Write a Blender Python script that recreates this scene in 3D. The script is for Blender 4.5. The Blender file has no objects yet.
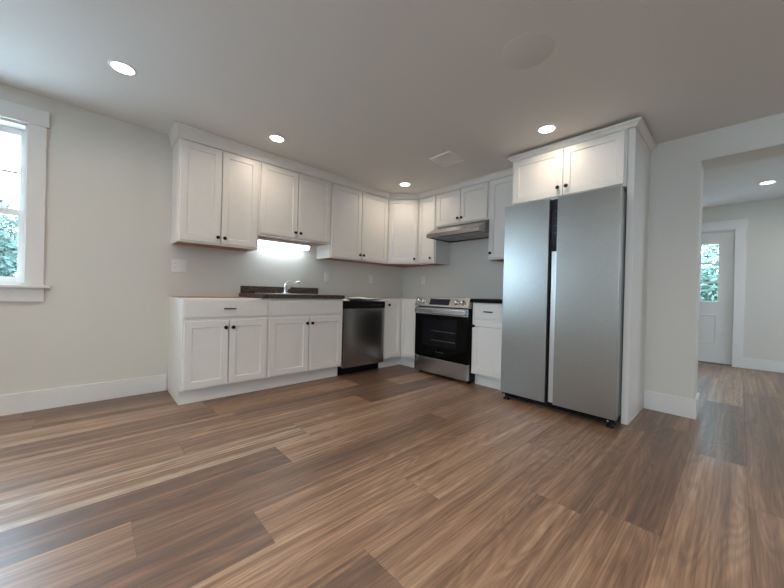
import bpy, bmesh, math, random
from mathutils import Vector, Matrix

random.seed(7)
S = bpy.context.scene
COL = S.collection
I = 0.0254                                   # the room is laid out in inches

# ------------------------------------------------------------------ camera
def setup_camera():
    cam = bpy.data.cameras.new('camera')
    cam.sensor_width = 36.0
    cam.lens = 36.0 * 322.55 / 784.0
    cam.clip_start = 0.02
    cam.clip_end = 200
    o = bpy.data.objects.new('camera', cam)
    COL.objects.link(o)
    a, pi, ro = math.pi / 4 + 0.0358, -0.0031, 0.0248
    fw = Vector((math.cos(a) * math.cos(pi), math.sin(a) * math.cos(pi), math.sin(pi)))
    rt = Vector((math.sin(a), -math.cos(a), 0))
    up = rt.cross(fw)
    r2 = rt * math.cos(ro) + up * math.sin(ro)
    u2 = -rt * math.sin(ro) + up * math.cos(ro)
    m = Matrix((r2, u2, -fw)).transposed().to_4x4()
    m.translation = Vector((-140.80, -142.20, 37.6)) * I
    o.matrix_world = m
    S.camera = o
setup_camera()

# ------------------------------------------------------------------ world, sun, exposure
S.view_settings.view_transform = 'Standard'
S.view_settings.look = 'None'
S.view_settings.gamma = 1.0
S.view_settings.use_curve_mapping = False
S.view_settings.exposure = 0.43
S.cycles.use_denoising = True
S.cycles.max_bounces = 10
S.cycles.diffuse_bounces = 6
S.cycles.sample_clamp_indirect = 0.0
SKY_STRENGTH = 14.0
SKY_COLOR = (0.59, 0.79, 1.0)
LAMP_W = 2.1
LAMP_FILL_W = 7.5  # stronger power for the added fill downlights
LAMP_COLOR = (1.0, 0.84, 0.68)
w = bpy.data.worlds.new('sky'); S.world = w
w.use_nodes = True
bg = w.node_tree.nodes['Background']
bg.inputs[0].default_value = (*SKY_COLOR, 1)
bg.inputs[1].default_value = SKY_STRENGTH
sun = bpy.data.lights.new('sun', 'SUN'); sun.energy = 2.5; sun.angle = 0.02; sun.color = (1, .95, .85)
so = bpy.data.objects.new('sun', sun); COL.objects.link(so)
so.rotation_euler = (math.radians(38), 0, math.radians(20))

def portal(name, x, y, z, wx, wz, rot):
    l = bpy.data.lights.new(name, 'AREA'); l.shape = 'RECTANGLE'; l.size = wx * I; l.size_y = wz * I; l.cycles.is_portal = True
    o = bpy.data.objects.new(name, l); COL.objects.link(o); o.location = Vector((x, y, z)) * I; o.rotation_euler = rot
H_ = math.pi / 2
portal('portal_back', -190, 7, 60.7, 70, 46, (-H_, 0, 0))
portal('portal_left', -259, -172, 60.7, 46, 68, (0, -H_, 0))
portal('portal_hall', 77, -257, 60.7, 34, 46, (H_, 0, 0))

# ------------------------------------------------------------------ materials
def nodes(name):
    m = bpy.data.materials.new(name); m.use_nodes = True
    nt = m.node_tree
    return m, nt, nt.nodes['Principled BSDF']
def N(nt, t, **kw):
    n = nt.nodes.new(t)
    for k, v in kw.items(): setattr(n, k, v)
    return n
def ramp(nt, stops):
    r = N(nt, 'ShaderNodeValToRGB'); e = r.color_ramp.elements
    while len(e) < len(stops): e.new(0.5)
    for el, (p, c) in zip(e, stops):
        el.position = p; el.color = (*c, 1)
    return r
def plain(name, color, rough=0.5, metal=0.0, bump=0.0, scale=300.0, var=0.03, spec=0.5, stretch=(1, 1, 1)):
    """paint-like surface: slight procedural variation of tone, and a fine bump"""
    m, nt, b = nodes(name)
    tc = N(nt, 'ShaderNodeTexCoord'); mp = N(nt, 'ShaderNodeMapping'); mp.inputs['Scale'].default_value = stretch
    nt.links.new(tc.outputs['Object'], mp.inputs[0])
    n = N(nt, 'ShaderNodeTexNoise'); n.inputs['Scale'].default_value = scale; n.inputs['Detail'].default_value = 3
    nt.links.new(mp.outputs[0], n.inputs['Vector'])
    lo = tuple(c * (1 - var) for c in color); hi = tuple(min(1, c * (1 + var)) for c in color)
    r = ramp(nt, [(0.3, lo), (0.7, hi)])
    nt.links.new(n.outputs[0], r.inputs[0]); nt.links.new(r.outputs[0], b.inputs['Base Color'])
    b.inputs['Roughness'].default_value = rough; b.inputs['Metallic'].default_value = metal
    b.inputs['Specular IOR Level'].default_value = spec
    if bump:
        bp = N(nt, 'ShaderNodeBump'); bp.inputs['Strength'].default_value = bump; bp.inputs['Distance'].default_value = 0.002
        nt.links.new(n.outputs[0], bp.inputs['Height']); nt.links.new(bp.outputs[0], b.inputs['Normal'])
    return m
def emit(name, color, strength):
    m, nt, b = nodes(name)
    b.inputs['Base Color'].default_value = (*color, 1)
    b.inputs['Emission Color'].default_value = (*color, 1)
    b.inputs['Emission Strength'].default_value = strength
    return m
M = {}
M['wall'] = plain('wall_paint', (0.69, 0.665, 0.61), 0.6, bump=0.04, scale=90, var=0.01)
M['ceiling'] = plain('ceiling_paint', (0.74, 0.725, 0.70), 0.75, bump=0.05, scale=120, var=0.01)
M['plate'] = plain('ceiling_plate_paint', (0.68, 0.665, 0.64), 0.75)
M['trim'] = plain('trim_paint', (0.77, 0.755, 0.73), 0.38, var=0.01, scale=20)
M['cabinet'] = plain('cabinet_paint', (0.79, 0.765, 0.725), 0.34, var=0.01, scale=20)
M['door'] = plain('door_paint', (0.74, 0.73, 0.71), 0.4, var=0.01, scale=20)
M['wood'] = plain('bare_maple', (0.36, 0.19, 0.115), 0.6, scale=12, var=0.15, stretch=(1, 8, 8))
M['ply'] = plain('pale_plywood', (0.62, 0.5, 0.38), 0.6, scale=12, var=0.12, stretch=(1, 8, 8))
M['black'] = plain('black_hardware', (0.006, 0.006, 0.006), 0.45, spec=.25)
M['blackplastic'] = plain('black_plastic', (0.005, 0.005, 0.006), 0.4, spec=.2)
M['blackgloss'] = plain('black_glass', (0.002, 0.002, 0.002), 0.08, var=0, spec=.15)
M['darkwindow'] = plain('oven_window_glass', (0.006, 0.0065, 0.009), 0.1, var=0, spec=.2)
M['rackgrey'] = plain('oven_rack_wire', (0.09, 0.09, 0.1), 0.4)
M['display'] = plain('dark_display_glass', (0.012, 0.014, 0.028), 0.08, var=0)
M['chrome'] = plain('chrome', (0.75, 0.76, 0.78), 0.12, 1.0, var=0)
M['white_plastic'] = plain('white_plastic', (0.82, 0.81, 0.79), 0.35, var=0.01)
M['slot'] = plain('socket_slot', (0.12, 0.12, 0.12), 0.6)
M['paper'] = plain('white_paper', (0.88, 0.88, 0.88), 0.6)
M['greymetal'] = plain('grey_metal', (0.2, 0.2, 0.2), 0.4, 0.8)
M['ventwhite'] = plain('vent_white', (0.85, 0.85, 0.84), 0.5)
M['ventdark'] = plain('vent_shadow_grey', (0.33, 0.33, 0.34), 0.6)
M['mark'] = plain('grey_print', (0.09, 0.09, 0.095), 0.5)
M['lens'] = emit('downlight_lens', (1.0, 0.93, 0.84), 9.0)
M['tube'] = emit('fluorescent_lens', (0.80, 0.92, 1.0), 2.2)

def stainless(name, color, rough, stretch, bump=0.06):
    m, nt, b = nodes(name)
    tc = N(nt, 'ShaderNodeTexCoord'); mp = N(nt, 'ShaderNodeMapping'); mp.inputs['Scale'].default_value = stretch
    nt.links.new(tc.outputs['Object'], mp.inputs[0])
    n = N(nt, 'ShaderNodeTexNoise'); n.inputs['Scale'].default_value = 40; n.inputs['Detail'].default_value = 4
    nt.links.new(mp.outputs[0], n.inputs['Vector'])
    r = ramp(nt, [(0.3, tuple(c * .9 for c in color)), (0.7, tuple(min(1, c * 1.06) for c in color))])
    nt.links.new(n.outputs[0], r.inputs[0]); nt.links.new(r.outputs[0], b.inputs['Base Color'])
    b.inputs['Metallic'].default_value = 1.0; b.inputs['Roughness'].default_value = rough
    bp = N(nt, 'ShaderNodeBump'); bp.inputs['Strength'].default_value = bump; bp.inputs['Distance'].default_value = 0.001
    nt.links.new(n.outputs[0], bp.inputs['Height']); nt.links.new(bp.outputs[0], b.inputs['Normal'])
    return m
M['steel'] = stainless('brushed_steel', (0.56, 0.57, 0.57), 0.26, (1, 1, 25))
M['hoodsteel'] = stainless('hood_steel', (0.40, 0.39, 0.38), 0.22, (1, 25, 1), 0.02)
M['dwsteel'] = stainless('dark_brushed_steel', (0.36, 0.345, 0.33), 0.24, (25, 25, 1))
M['fridge'] = stainless('fridge_steel', (0.385, 0.39, 0.375), 0.30, (25, 25, 1), 0.008)
M['fridgeside'] = plain('dark_grey_fridge_side', (0.09, 0.09, 0.095), 0.4)
M['silver'] = stainless('silver_strip', (0.72, 0.74, 0.75), 0.3, (25, 25, 1))

def granite():
    m, nt, b = nodes('brown_speckled_laminate')
    tc = N(nt, 'ShaderNodeTexCoord')
    v = N(nt, 'ShaderNodeTexVoronoi'); v.inputs['Scale'].default_value = 140
    n = N(nt, 'ShaderNodeTexNoise'); n.inputs['Scale'].default_value = 45; n.inputs['Detail'].default_value = 6
    nt.links.new(tc.outputs['Object'], v.inputs['Vector']); nt.links.new(tc.outputs['Object'], n.inputs['Vector'])
    mx = N(nt, 'ShaderNodeMix'); mx.data_type = 'RGBA'; mx.inputs[0].default_value = 0.6
    r1 = ramp(nt, [(0.3, (0.012, 0.010, 0.010)), (0.5, (0.055, 0.036, 0.028)), (0.62, (0.13, 0.10, 0.08)), (0.75, (0.03, 0.02, 0.018))])
    nt.links.new(n.outputs[0], r1.inputs[0])
    r2 = ramp(nt, [(0.0, (0.018, 0.012, 0.010)), (0.55, (0.075, 0.043, 0.032)), (0.9, (0.22, 0.16, 0.125))])
    sp = N(nt, 'ShaderNodeSeparateColor'); nt.links.new(v.outputs['Color'], sp.inputs[0]); nt.links.new(sp.outputs[0], r2.inputs[0])
    nt.links.new(r1.outputs[0], mx.inputs[6]); nt.links.new(r2.outputs[0], mx.inputs[7])
    nt.links.new(mx.outputs[2], b.inputs['Base Color'])
    b.inputs['Roughness'].default_value = 0.42; b.inputs['Specular IOR Level'].default_value = 0.25
    return m
M['granite'] = granite()
M['darkcounter'] = plain('black_laminate', (0.006, 0.005, 0.005), 0.55, scale=150, var=0.4, spec=.12)

def glass():
    m, nt, b = nodes('window_glass')
    out = nt.nodes['Material Output']
    tr = N(nt, 'ShaderNodeBsdfTransparent'); tr.inputs[0].default_value = (0.95, 0.98, 0.98, 1)
    gl = N(nt, 'ShaderNodeBsdfGlossy'); gl.inputs['Roughness'].default_value = 0.02
    fr = N(nt, 'ShaderNodeFresnel'); fr.inputs[0].default_value = 1.45
    mx = N(nt, 'ShaderNodeMixShader')
    # only the outer skin of the pane mirrors; the back skin just lets light through
    ge = N(nt, 'ShaderNodeNewGeometry'); inv = N(nt, 'ShaderNodeMath', operation='SUBTRACT'); inv.inputs[0].default_value = 1.0
    nt.links.new(ge.outputs['Backfacing'], inv.inputs[1])
    fm = N(nt, 'ShaderNodeMath', operation='MULTIPLY'); nt.links.new(fr.outputs[0], fm.inputs[0]); nt.links.new(inv.outputs[0], fm.inputs[1])
    nt.links.new(fm.outputs[0], mx.inputs[0]); nt.links.new(tr.outputs[0], mx.inputs[1]); nt.links.new(gl.outputs[0], mx.inputs[2])
    nt.links.new(mx.outputs[0], out.inputs[0])
    return m
M['glass'] = glass()

def floor_mat():
    m, nt, b = nodes('walnut_planks')
    L = nt.links.new
    tc = N(nt, 'ShaderNodeTexCoord')
    at = N(nt, 'ShaderNodeAttribute'); at.attribute_name = 'plank'
    sep = N(nt, 'ShaderNodeSeparateColor'); L(at.outputs['Color'], sep.inputs[0])   # r tone, g random, b strips
    cx = N(nt, 'ShaderNodeCombineXYZ')
    mul = N(nt, 'ShaderNodeMath', operation='MULTIPLY'); mul.inputs[1].default_value = 37.0; L(sep.outputs[1], mul.inputs[0])
    mul2 = N(nt, 'ShaderNodeMath', operation='MULTIPLY'); mul2.inputs[1].default_value = 91.0; L(sep.outputs[1], mul2.inputs[0])
    L(mul.outputs[0], cx.inputs[0]); L(mul2.outputs[0], cx.inputs[1]); L(mul.outputs[0], cx.inputs[2])
    add = N(nt, 'ShaderNodeVectorMath', operation='ADD'); L(tc.outputs['Object'], add.inputs[0]); L(cx.outputs[0], add.inputs[1])
    def noise(scale, stretch, detail=4, dist=0.0, rough=0.55):
        mp = N(nt, 'ShaderNodeMapping'); mp.inputs['Scale'].default_value = stretch
        L(add.outputs[0], mp.inputs[0])
        n = N(nt, 'ShaderNodeTexNoise'); n.inputs['Scale'].default_value = scale
        n.inputs['Detail'].default_value = detail; n.inputs['Distortion'].default_value = dist; n.inputs['Roughness'].default_value = rough
        L(mp.outputs[0], n.inputs['Vector']); return n
    # tone of the plank (r): dark grey brown .. mid walnut .. light
    base = ramp(nt, [(0.0, (0.128, 0.076, 0.054)), (0.3, (0.200, 0.114, 0.070)), (0.6, (0.310, 0.182, 0.110)), (1.0, (0.50, 0.345, 0.232))])
    # slow streaks move the tone within the plank
    st = noise(1.0, (0.55, 13.0, 1.0), 3, 0.6)
    sm = N(nt, 'ShaderNodeMath', operation='MULTIPLY_ADD'); sm.inputs[1].default_value = 1.15; sm.inputs[2].default_value = -0.575
    L(st.outputs[0], sm.inputs[0])
    # narrower, crisper streaks
    s2 = noise(1.0, (0.8, 48.0, 1.0), 2, 0.3)
    s2m = N(nt, 'ShaderNodeMath', operation='MULTIPLY_ADD'); s2m.inputs[1].default_value = 1.0; s2m.inputs[2].default_value = -0.5
    L(s2.outputs[0], s2m.inputs[0])
    sa = N(nt, 'ShaderNodeMath', operation='ADD'); L(sm.outputs[0], sa.inputs[0]); L(s2m.outputs[0], sa.inputs[1])
    ad = N(nt, 'ShaderNodeMath', operation='ADD'); ad.use_clamp = True; L(sa.outputs[0], ad.inputs[0]); L(sep.outputs[0], ad.inputs[1])
    L(ad.outputs[0], base.inputs[0])
    # cathedral figure
    wv = noise(1.0, (0.9, 7.0, 1.0), 1, 0.4)
    wm = N(nt, 'ShaderNodeMath', operation='MULTIPLY'); wm.inputs[1].default_value = 95.0; L(wv.outputs[0], wm.inputs[0])
    sn = N(nt, 'ShaderNodeMath', operation='SINE'); L(wm.outputs[0], sn.inputs[0])
    sr = N(nt, 'ShaderNodeMapRange'); sr.inputs[1].default_value = -1; sr.inputs[2].default_value = 1; sr.inputs[3].default_value = 0.86; sr.inputs[4].default_value = 1.10
    L(sn.outputs[0], sr.inputs[0])
    # fine fibre
    fb = noise(1.0, (6.0, 170.0, 1.0), 5, 0.1, 0.7)
    fr = N(nt, 'ShaderNodeMapRange'); fr.inputs[1].default_value = 0.3; fr.inputs[2].default_value = 0.7; fr.inputs[3].default_value = 0.66; fr.inputs[4].default_value = 1.28
    L(fb.outputs[0], fr.inputs[0])
    pr = N(nt, 'ShaderNodeMath', operation='MULTIPLY'); L(sr.outputs[0], pr.inputs[0]); L(fr.outputs[0], pr.inputs[1])
    # sapwood strips
    sp = noise(1.0, (0.18, 17.0, 1.0), 1, 0.3)
    so_ = N(nt, 'ShaderNodeMath', operation='ADD'); L(sp.outputs[0], so_.inputs[0]); L(sep.outputs[2], so_.inputs[1])
    spr = N(nt, 'ShaderNodeMapRange'); spr.inputs[1].default_value = 0.86; spr.inputs[2].default_value = 0.92; L(so_.outputs[0], spr.inputs[0])
    sap = N(nt, 'ShaderNodeMix'); sap.data_type = 'RGBA'; L(spr.outputs[0], sap.inputs[0]); L(base.outputs[0], sap.inputs[6]); sap.inputs[7].default_value = (0.40, 0.30, 0.215, 1)
    mx = N(nt, 'ShaderNodeMix'); mx.data_type = 'RGBA'; mx.blend_type = 'MULTIPLY'; mx.inputs[0].default_value = 1.0
    L(sap.outputs[2], mx.inputs[6]); L(pr.outputs[0], mx.inputs[7])
    L(mx.outputs[2], b.inputs['Base Color'])
    b.inputs['Roughness'].default_value = 0.36
    rr = N(nt, 'ShaderNodeMapRange'); b.inputs['Specular IOR Level'].default_value = 0.8
    rr.inputs[3].default_value = 0.32; rr.inputs[4].default_value = 0.44; L(fb.outputs[0], rr.inputs[0]); L(rr.outputs[0], b.inputs['Roughness'])
    bp = N(nt, 'ShaderNodeBump'); bp.inputs['Strength'].default_value = 0.12; bp.inputs['Distance'].default_value = 0.001
    L(fb.outputs[0], bp.inputs['Height']); L(bp.outputs[0], b.inputs['Normal'])
    return m
M['floor'] = floor_mat()

def leaf_mat(name, c1, c2):
    m, nt, b = nodes(name)
    g = N(nt, 'ShaderNodeNewGeometry')
    r = ramp(nt, [(0.0, c1), (1.0, c2)])
    nt.links.new(g.outputs['Random Per Island'], r.inputs[0]); nt.links.new(r.outputs[0], b.inputs['Base Color'])
    b.inputs['Roughness'].default_value = 0.6
    return m
M['leaf'] = leaf_mat('tree_leaves', (0.012, 0.035, 0.026), (0.045, 0.085, 0.065))
M['leaf_light'] = leaf_mat('maple_leaves', (0.03, 0.075, 0.05), (0.12, 0.19, 0.14))
M['leafy'] = leaf_mat('shrub_leaves', (0.05, 0.07, 0.015), (0.11, 0.125, 0.04))
M['bark'] = plain('bark', (0.09, 0.06, 0.045), 0.9, scale=30, var=0.3)
M['bounce_ground'] = plain('pale_bounce_ground', (0.52, 0.52, 0.51), 0.9, scale=20, var=0.1)  # pale so the unseen ground bounces daylight up to the ceiling

# ------------------------------------------------------------------ mesh building
def V(*a): return Vector(a)
class MB:
    """gathers shapes given in inches, world position"""
    def __init__(s): s.v = []; s.f = []; s.smooth = []
    def add(s, verts, faces, smooth=False):
        n = len(s.v); s.v += [Vector(p) for p in verts]
        for f in faces: s.f.append([i + n for i in f]); s.smooth.append(smooth)
        return s
    def box(s, x0, x1, y0, y1, z0, z1):
        x0, x1 = sorted((x0, x1)); y0, y1 = sorted((y0, y1)); z0, z1 = sorted((z0, z1))
        return s.add([(x0,y0,z0),(x1,y0,z0),(x1,y1,z0),(x0,y1,z0),(x0,y0,z1),(x1,y0,z1),(x1,y1,z1),(x0,y1,z1)],
              [(0,3,2,1),(4,5,6,7),(0,1,5,4),(1,2,6,5),(2,3,7,6),(3,0,4,7)])
    def fbox(s, F, u0, u1, z0, z1, d0, d1):
        """box on a face frame: u along the face, z up, d outward"""
        o, u, n = F
        p = lambda a, z, d: o + u * a + n * d + V(0, 0, z)
        q = [p(u0,z0,d0),p(u1,z0,d0),p(u1,z0,d1),p(u0,z0,d1),p(u0,z1,d0),p(u1,z1,d0),p(u1,z1,d1),p(u0,z1,d1)]
        return s.add(q, [(0,3,2,1),(4,5,6,7),(0,1,5,4),(1,2,6,5),(2,3,7,6),(3,0,4,7)])
    def prism(s, pts, fn, a0, a1, smooth=False):
        """polygon pts swept from a0 to a1; fn(p, a) gives the point"""
        n = len(pts)
        vs = [fn(p, a0) for p in pts] + [fn(p, a1) for p in pts]
        s.add(vs, [list(range(n))[::-1], list(range(n, 2 * n))] + [(i, (i + 1) % n, n + (i + 1) % n, n + i) for i in range(n)], smooth)
        return s
    def lathe(s, o, ax, prof, n=20, smooth=True):
        """prof: (radius, height along ax)"""
        ax = Vector(ax).normalized(); o = Vector(o)
        t = ax.orthogonal().normalized(); b = ax.cross(t)
        vs = []; fs = []
        for r, h in prof:
            for k in range(n):
                a = 2 * math.pi * k / n
                vs.append(o + ax * h + (t * math.cos(a) + b * math.sin(a)) * r)
        for j in range(len(prof) - 1):
            for k in range(n):
                fs.append((j*n + k, j*n + (k+1) % n, (j+1)*n + (k+1) % n, (j+1)*n + k))
        s.add(vs, fs, smooth)
        s.add(vs[:n], [list(range(n))[::-1]]); s.add(vs[-n:], [list(range(n))])
        return s
    def tube(s, pts, r, n=10, r_end=None):
        pts = [Vector(p) for p in pts]; vs = []; fs = []
        up = V(0, 0, 1)
        for i, p in enumerate(pts):
            d = (pts[min(i+1, len(pts)-1)] - pts[max(i-1, 0)]).normalized()
            t = d.cross(up)
            if t.length < 1e-3: t = d.orthogonal()
            t.normalize(); b = d.cross(t)
            rr = r if r_end is None else r + (r_end - r) * i / (len(pts) - 1)
            for k in range(n):
                a = 2 * math.pi * k / n; vs.append(p + (t * math.cos(a) + b * math.sin(a)) * rr)
        for j in range(len(pts) - 1):
            for k in range(n): fs.append((j*n + k, j*n + (k+1) % n, (j+1)*n + (k+1) % n, (j+1)*n + k))
        s.add(vs, fs, True)
        m = (len(pts) - 1) * n
        s.add(vs[:n], [list(range(n))[::-1]]); s.add(vs[m:], [list(range(n))])
        return s
    def door(s, F, u0, u1, z0, z1, d0, th=0.75, st=2.1, rec=0.32, ch=0.18, cols=None):
        """shaker door: flat frame, recessed panel with a chamfered step"""
        o, u, n = F
        P = lambda a, z, d: o + u * a + n * d + V(0, 0, z)
        d1 = d0 + th
        def ring(i, d): return [P(u0+i, z0+i, d), P(u1-i, z0+i, d), P(u1-i, z1-i, d), P(u0+i, z1-i, d)]
        e = 0.06
        vs = ring(0, d0) + ring(0, d1 - e) + ring(e, d1) + ring(st, d1) + ring(st + ch, d1 - rec)
        fs = [(3,2,1,0), (16,17,18,19)]
        for j in range(4):
            for k in range(4):
                fs.append((j*4 + k, j*4 + (k+1) % 4, (j+1)*4 + (k+1) % 4, (j+1)*4 + k))
        return s.add(vs, fs)

def wloc(o):
    l = Vector((0, 0, 0))
    while o is not None: l += o.location; o = o.parent
    return l
def build(name, mb, mat, parent=None, bevel=0.0, loc=None, seg=2):
    """ONE mesh object; a child keeps its parent's origin, a top-level mesh gets its origin at its base"""
    me = bpy.data.meshes.new(name)
    o = bpy.data.objects.new(name, me)
    COL.objects.link(o)
    if parent is not None:
        o.parent = parent; off = wloc(parent) / I
    else:
        xs = [v.x for v in mb.v]; ys = [v.y for v in mb.v]; zs = [v.z for v in mb.v]
        off = V((min(xs)+max(xs))/2, (min(ys)+max(ys))/2, min(zs)) if loc is None else Vector(loc)
        o.location = off * I
    me.from_pydata([tuple((v - off) * I) for v in mb.v], [], mb.f)
    bm = bmesh.new(); bm.from_mesh(me); bmesh.ops.recalc_face_normals(bm, faces=bm.faces); bm.to_mesh(me); bm.free()
    for p, sm in zip(me.polygons, mb.smooth): p.use_smooth = sm
    me.materials.append(M[mat])
    if bevel:
        b = o.modifiers.new('edge', 'BEVEL'); b.width = bevel * I; b.segments = seg; b.limit_method = 'ANGLE'; b.angle_limit = math.radians(50)
        b.harden_normals = False
    return o
def tag(o, label, cat, group=None):
    o['label'] = label; o['category'] = cat
    if group: o['group'] = group
    return o
def thing(name, loc, label, cat, group=None):
    o = bpy.data.objects.new(name, None); COL.objects.link(o)
    o.empty_display_size = 0.1
    o.location = Vector(loc) * I
    return tag(o, label, cat, group)
def struct_root(name, loc):
    o = bpy.data.objects.new(name, None); COL.objects.link(o); o.location = Vector(loc) * I; o['kind'] = 'structure'
    return o
def struct(name, mb, mat, parent=None, bevel=0.0):
    o = build(name, mb, mat, parent, bevel)
    if parent is None: o['kind'] = 'structure'
    return o

FA = (V(0, 0, 0), V(1, 0, 0), V(0, -1, 0))       # faces on the sink wall: u = x, outward = -y
FB = (V(0, 0, 0), V(0, 1, 0), V(-1, 0, 0))       # faces on the range wall: u = y, outward = -x
def fp(F, u, z, d): return F[0] + F[1] * u + F[2] * d + V(0, 0, z)
def ceil_z(x): return 90.8 - 0.0185 * min(x, 0)

# ================================================================== SETTING
XL, YF, XF = -252.0, -262.0, 131.0               # left wall, front wall, far wall of the next room
OP0, OP1, OPZ = -133.2, -190.0, 82.0             # cased opening in the range wall
WT = 11.0                                        # its thickness
HY0, HY1 = -70.0, -250.0                         # next room's side walls
HC = 94.3

def floor():
    rows = 9.65; y0 = -144.2
    known = {-66.8: [-108.0, -30.0, 40], -76.45: [-135.6, -62], -86.1: [-120.2, -48], -95.75: [-156, -93.6, -44], -105.4: [-111.0, -58],
             -115.05: [-140, -78, -25], -124.7: [-74.0, -16, 40], -134.35: [-92, -31.0, 30], -144.0: [-120, -52, 10], -47.5: [-124.8, -70], -57.15: [-165, -98.5, -38]}
    tones = {(-66.8, 0): .1, (-66.8, 1): .5, (-66.8, 2): .45, (-76.45, 0): .42, (-76.45, 1): .22, (-86.1, 0): .12, (-86.1, 1): .55, (-86.1, 2): .5,
             (-95.75, 1): .5, (-95.75, 2): .62, (-95.75, 3): .55, (-105.4, 0): .2, (-105.4, 1): .55, (-105.4, 2): .4, (-115.05, 1): .5, (-115.05, 2): .45,
             (-115.05, 3): .3, (-124.7, 0): .48, (-124.7, 1): .18, (-124.7, 2): .35, (-134.35, 0): .4, (-134.35, 1): .58, (-134.35, 2): .3, (-144.0, 1): .35, (-144.0, 2): .3, (-144.0, 3): .35,
             (-57.15, 1): .42, (-57.15, 2): .6, (-47.5, 0): .4, (-47.5, 1): .45}
    saps = {(-57.15, 1): .31, (-76.45, 0): .27, (-57.15, 2): .22, (-95.75, 2): .2, (-66.8, 1): .2, (-47.5, 0): .22, (-66.8, 0): .16, (-86.1, 1): .12}
    rnd = random.Random(11)
    vs, fs, at = [], [], []
    lo, hi = XL - 8, XF + 8
    k0 = int(math.floor((YF - 8 - y0) / rows)); k1 = int(math.ceil((8 - y0) / rows))
    for k in range(k0, k1):
        ya = y0 + k * rows; yb = ya + rows                       # the row's far edge is yb
        key = next((q for q in known if abs(q - yb) < 1.2), None)
        cuts = [lo]
        if key is not None:
            cuts += known[key]
        else:
            x = lo + rnd.uniform(15, 60)
            while x < 40: cuts.append(x); x += rnd.uniform(44, 62)
        x = cuts[-1] + rnd.uniform(44, 60)
        while x < hi: cuts.append(x); x += rnd.uniform(44, 62)
        cuts.append(hi)
        for j in range(len(cuts) - 1):
            a, b = cuts[j], cuts[j + 1]; g = 0.014
            n = len(vs)
            vs += [(a+g, ya+g, 0), (b-g, ya+g, 0), (b-g, yb-g, 0), (a+g, yb-g, 0)]
            fs.append((n, n+1, n+2, n+3))
            t = tones.get((key, j), rnd.choice([.15, .3, .4, .45, .5, .55, .65]))
            sp = saps.get((key, j), rnd.choice([0, 0, .08, .15]))
            at.append((t, rnd.random(), sp, 1))
    me = bpy.data.meshes.new('floor')
    me.from_pydata([tuple(Vector(v) * I) for v in vs], [], fs)
    ca = me.color_attributes.new('plank', 'FLOAT_COLOR', 'CORNER')
    for p in me.polygons:
        for li in p.loop_indices: ca.data[li].color = at[p.index]
    # dark groove bed just under the planks closes the seams
    o = bpy.data.objects.new('floor', me); COL.objects.link(o); o['kind'] = 'structure'
    me.materials.append(M['floor'])
    bed = MB().box(lo, hi, YF - 8, 8, -6, -0.05)
    s = build('floor_bed', bed, 'bark', o)
    return o
floor()

# ceilings: the kitchen's falls slightly towards the range wall
c = MB(); c.add([(XL-6, 6, ceil_z(XL-6)), (0, 6, ceil_z(0)), (0, YF-6, ceil_z(0)), (XL-6, YF-6, ceil_z(XL-6)),
                 (XL-6, 6, 102), (0, 6, 102), (0, YF-6, 102), (XL-6, YF-6, 102)],
                [(0,1,2,3),(7,6,5,4),(0,4,5,1),(1,5,6,2),(2,6,7,3),(3,7,4,0)])
struct('ceiling', c, 'ceiling')
struct('ceiling_hall', MB().box(WT, XF + 6, HY1 - 6, HY0 + 6, HC, 102), 'ceiling')

# walls
WX0, WX1, WZ0, WZ1 = -226.0, -155.1, 37.3, 84.2     # window in the sink wall
w_ = MB()
w_.box(XL - 6, WX0, 0, 6, 0, 102); w_.box(WX1, 0, 0, 6, 0, 102)
w_.box(WX0, WX1, 0, 6, 0, WZ0); w_.box(WX0, WX1, 0, 6, WZ1, 102)
struct('wall_back', w_, 'wall')
w_ = MB(); w_.box(0, WT, OP0, 6, 0, 102); w_.box(0, WT, OP1, OP0, OPZ, 102); w_.box(0, WT, YF - 6, OP1, 0, 102)
struct('wall_right', w_, 'wall')
LY0, LY1 = -206.0, -138.0                             # added windows in the left wall, out of view, for more daylight
w_ = MB(); w_.box(XL - 6, XL, YF, LY0, 0, 102); w_.box(XL - 6, XL, LY1, 0, 0, 102)
w_.box(XL - 6, XL, LY0, LY1, 0, WZ0); w_.box(XL - 6, XL, LY0, LY1, WZ1, 102)
struct('wall_left', w_, 'wall')
def holed(x0, x1, y0, y1, a, b):
    return MB().box(x0, a, y0, y1, 0, 102).box(b, x1, y0, y1, 0, 102).box(a, b, y0, y1, 0, WZ0).box(a, b, y0, y1, WZ1, 102)
struct('wall_front', MB().box(XL - 6, 0, YF - 6, YF, 0, 102), 'wall')
DY0, DY1, DZ = -140.3, -103.5, 79.6                  # door in the far wall
w_ = MB(); w_.box(XF, XF + 6, HY1, DY0, 0, 102); w_.box(XF, XF + 6, DY1, HY0, 0, 102); w_.box(XF, XF + 6, DY0, DY1, DZ, 102)
struct('wall_far', w_, 'wall')
struct('wall_hall_left', MB().box(WT, XF + 6, HY0, HY0 + 6, 0, 102), 'wall')
struct('wall_hall_right', holed(WT, XF + 6, HY1 - 6, HY1, 60, 94), 'wall')

# baseboards
struct('baseboard_back', MB().box(XL, -120.3, -0.6, 0, 0, 5.9), 'trim', bevel=0.08)
b_ = MB(); b_.box(-0.6, 0, OP0 - 0.6, -120.55, 0, 6.2); b_.box(0, WT + 0.6, OP0 - 0.6, OP0, 0, 6.2)
struct('baseboard_right', b_, 'trim', bevel=0.08)
struct('baseboard_far', MB().box(XF - 0.6, XF, HY1, -144.5, 0, 5.9), 'trim', bevel=0.08)
struct('baseboard_left', MB().box(XL, XL + 0.6, YF, 0, 0, 5.9), 'trim', bevel=0.08)

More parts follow.
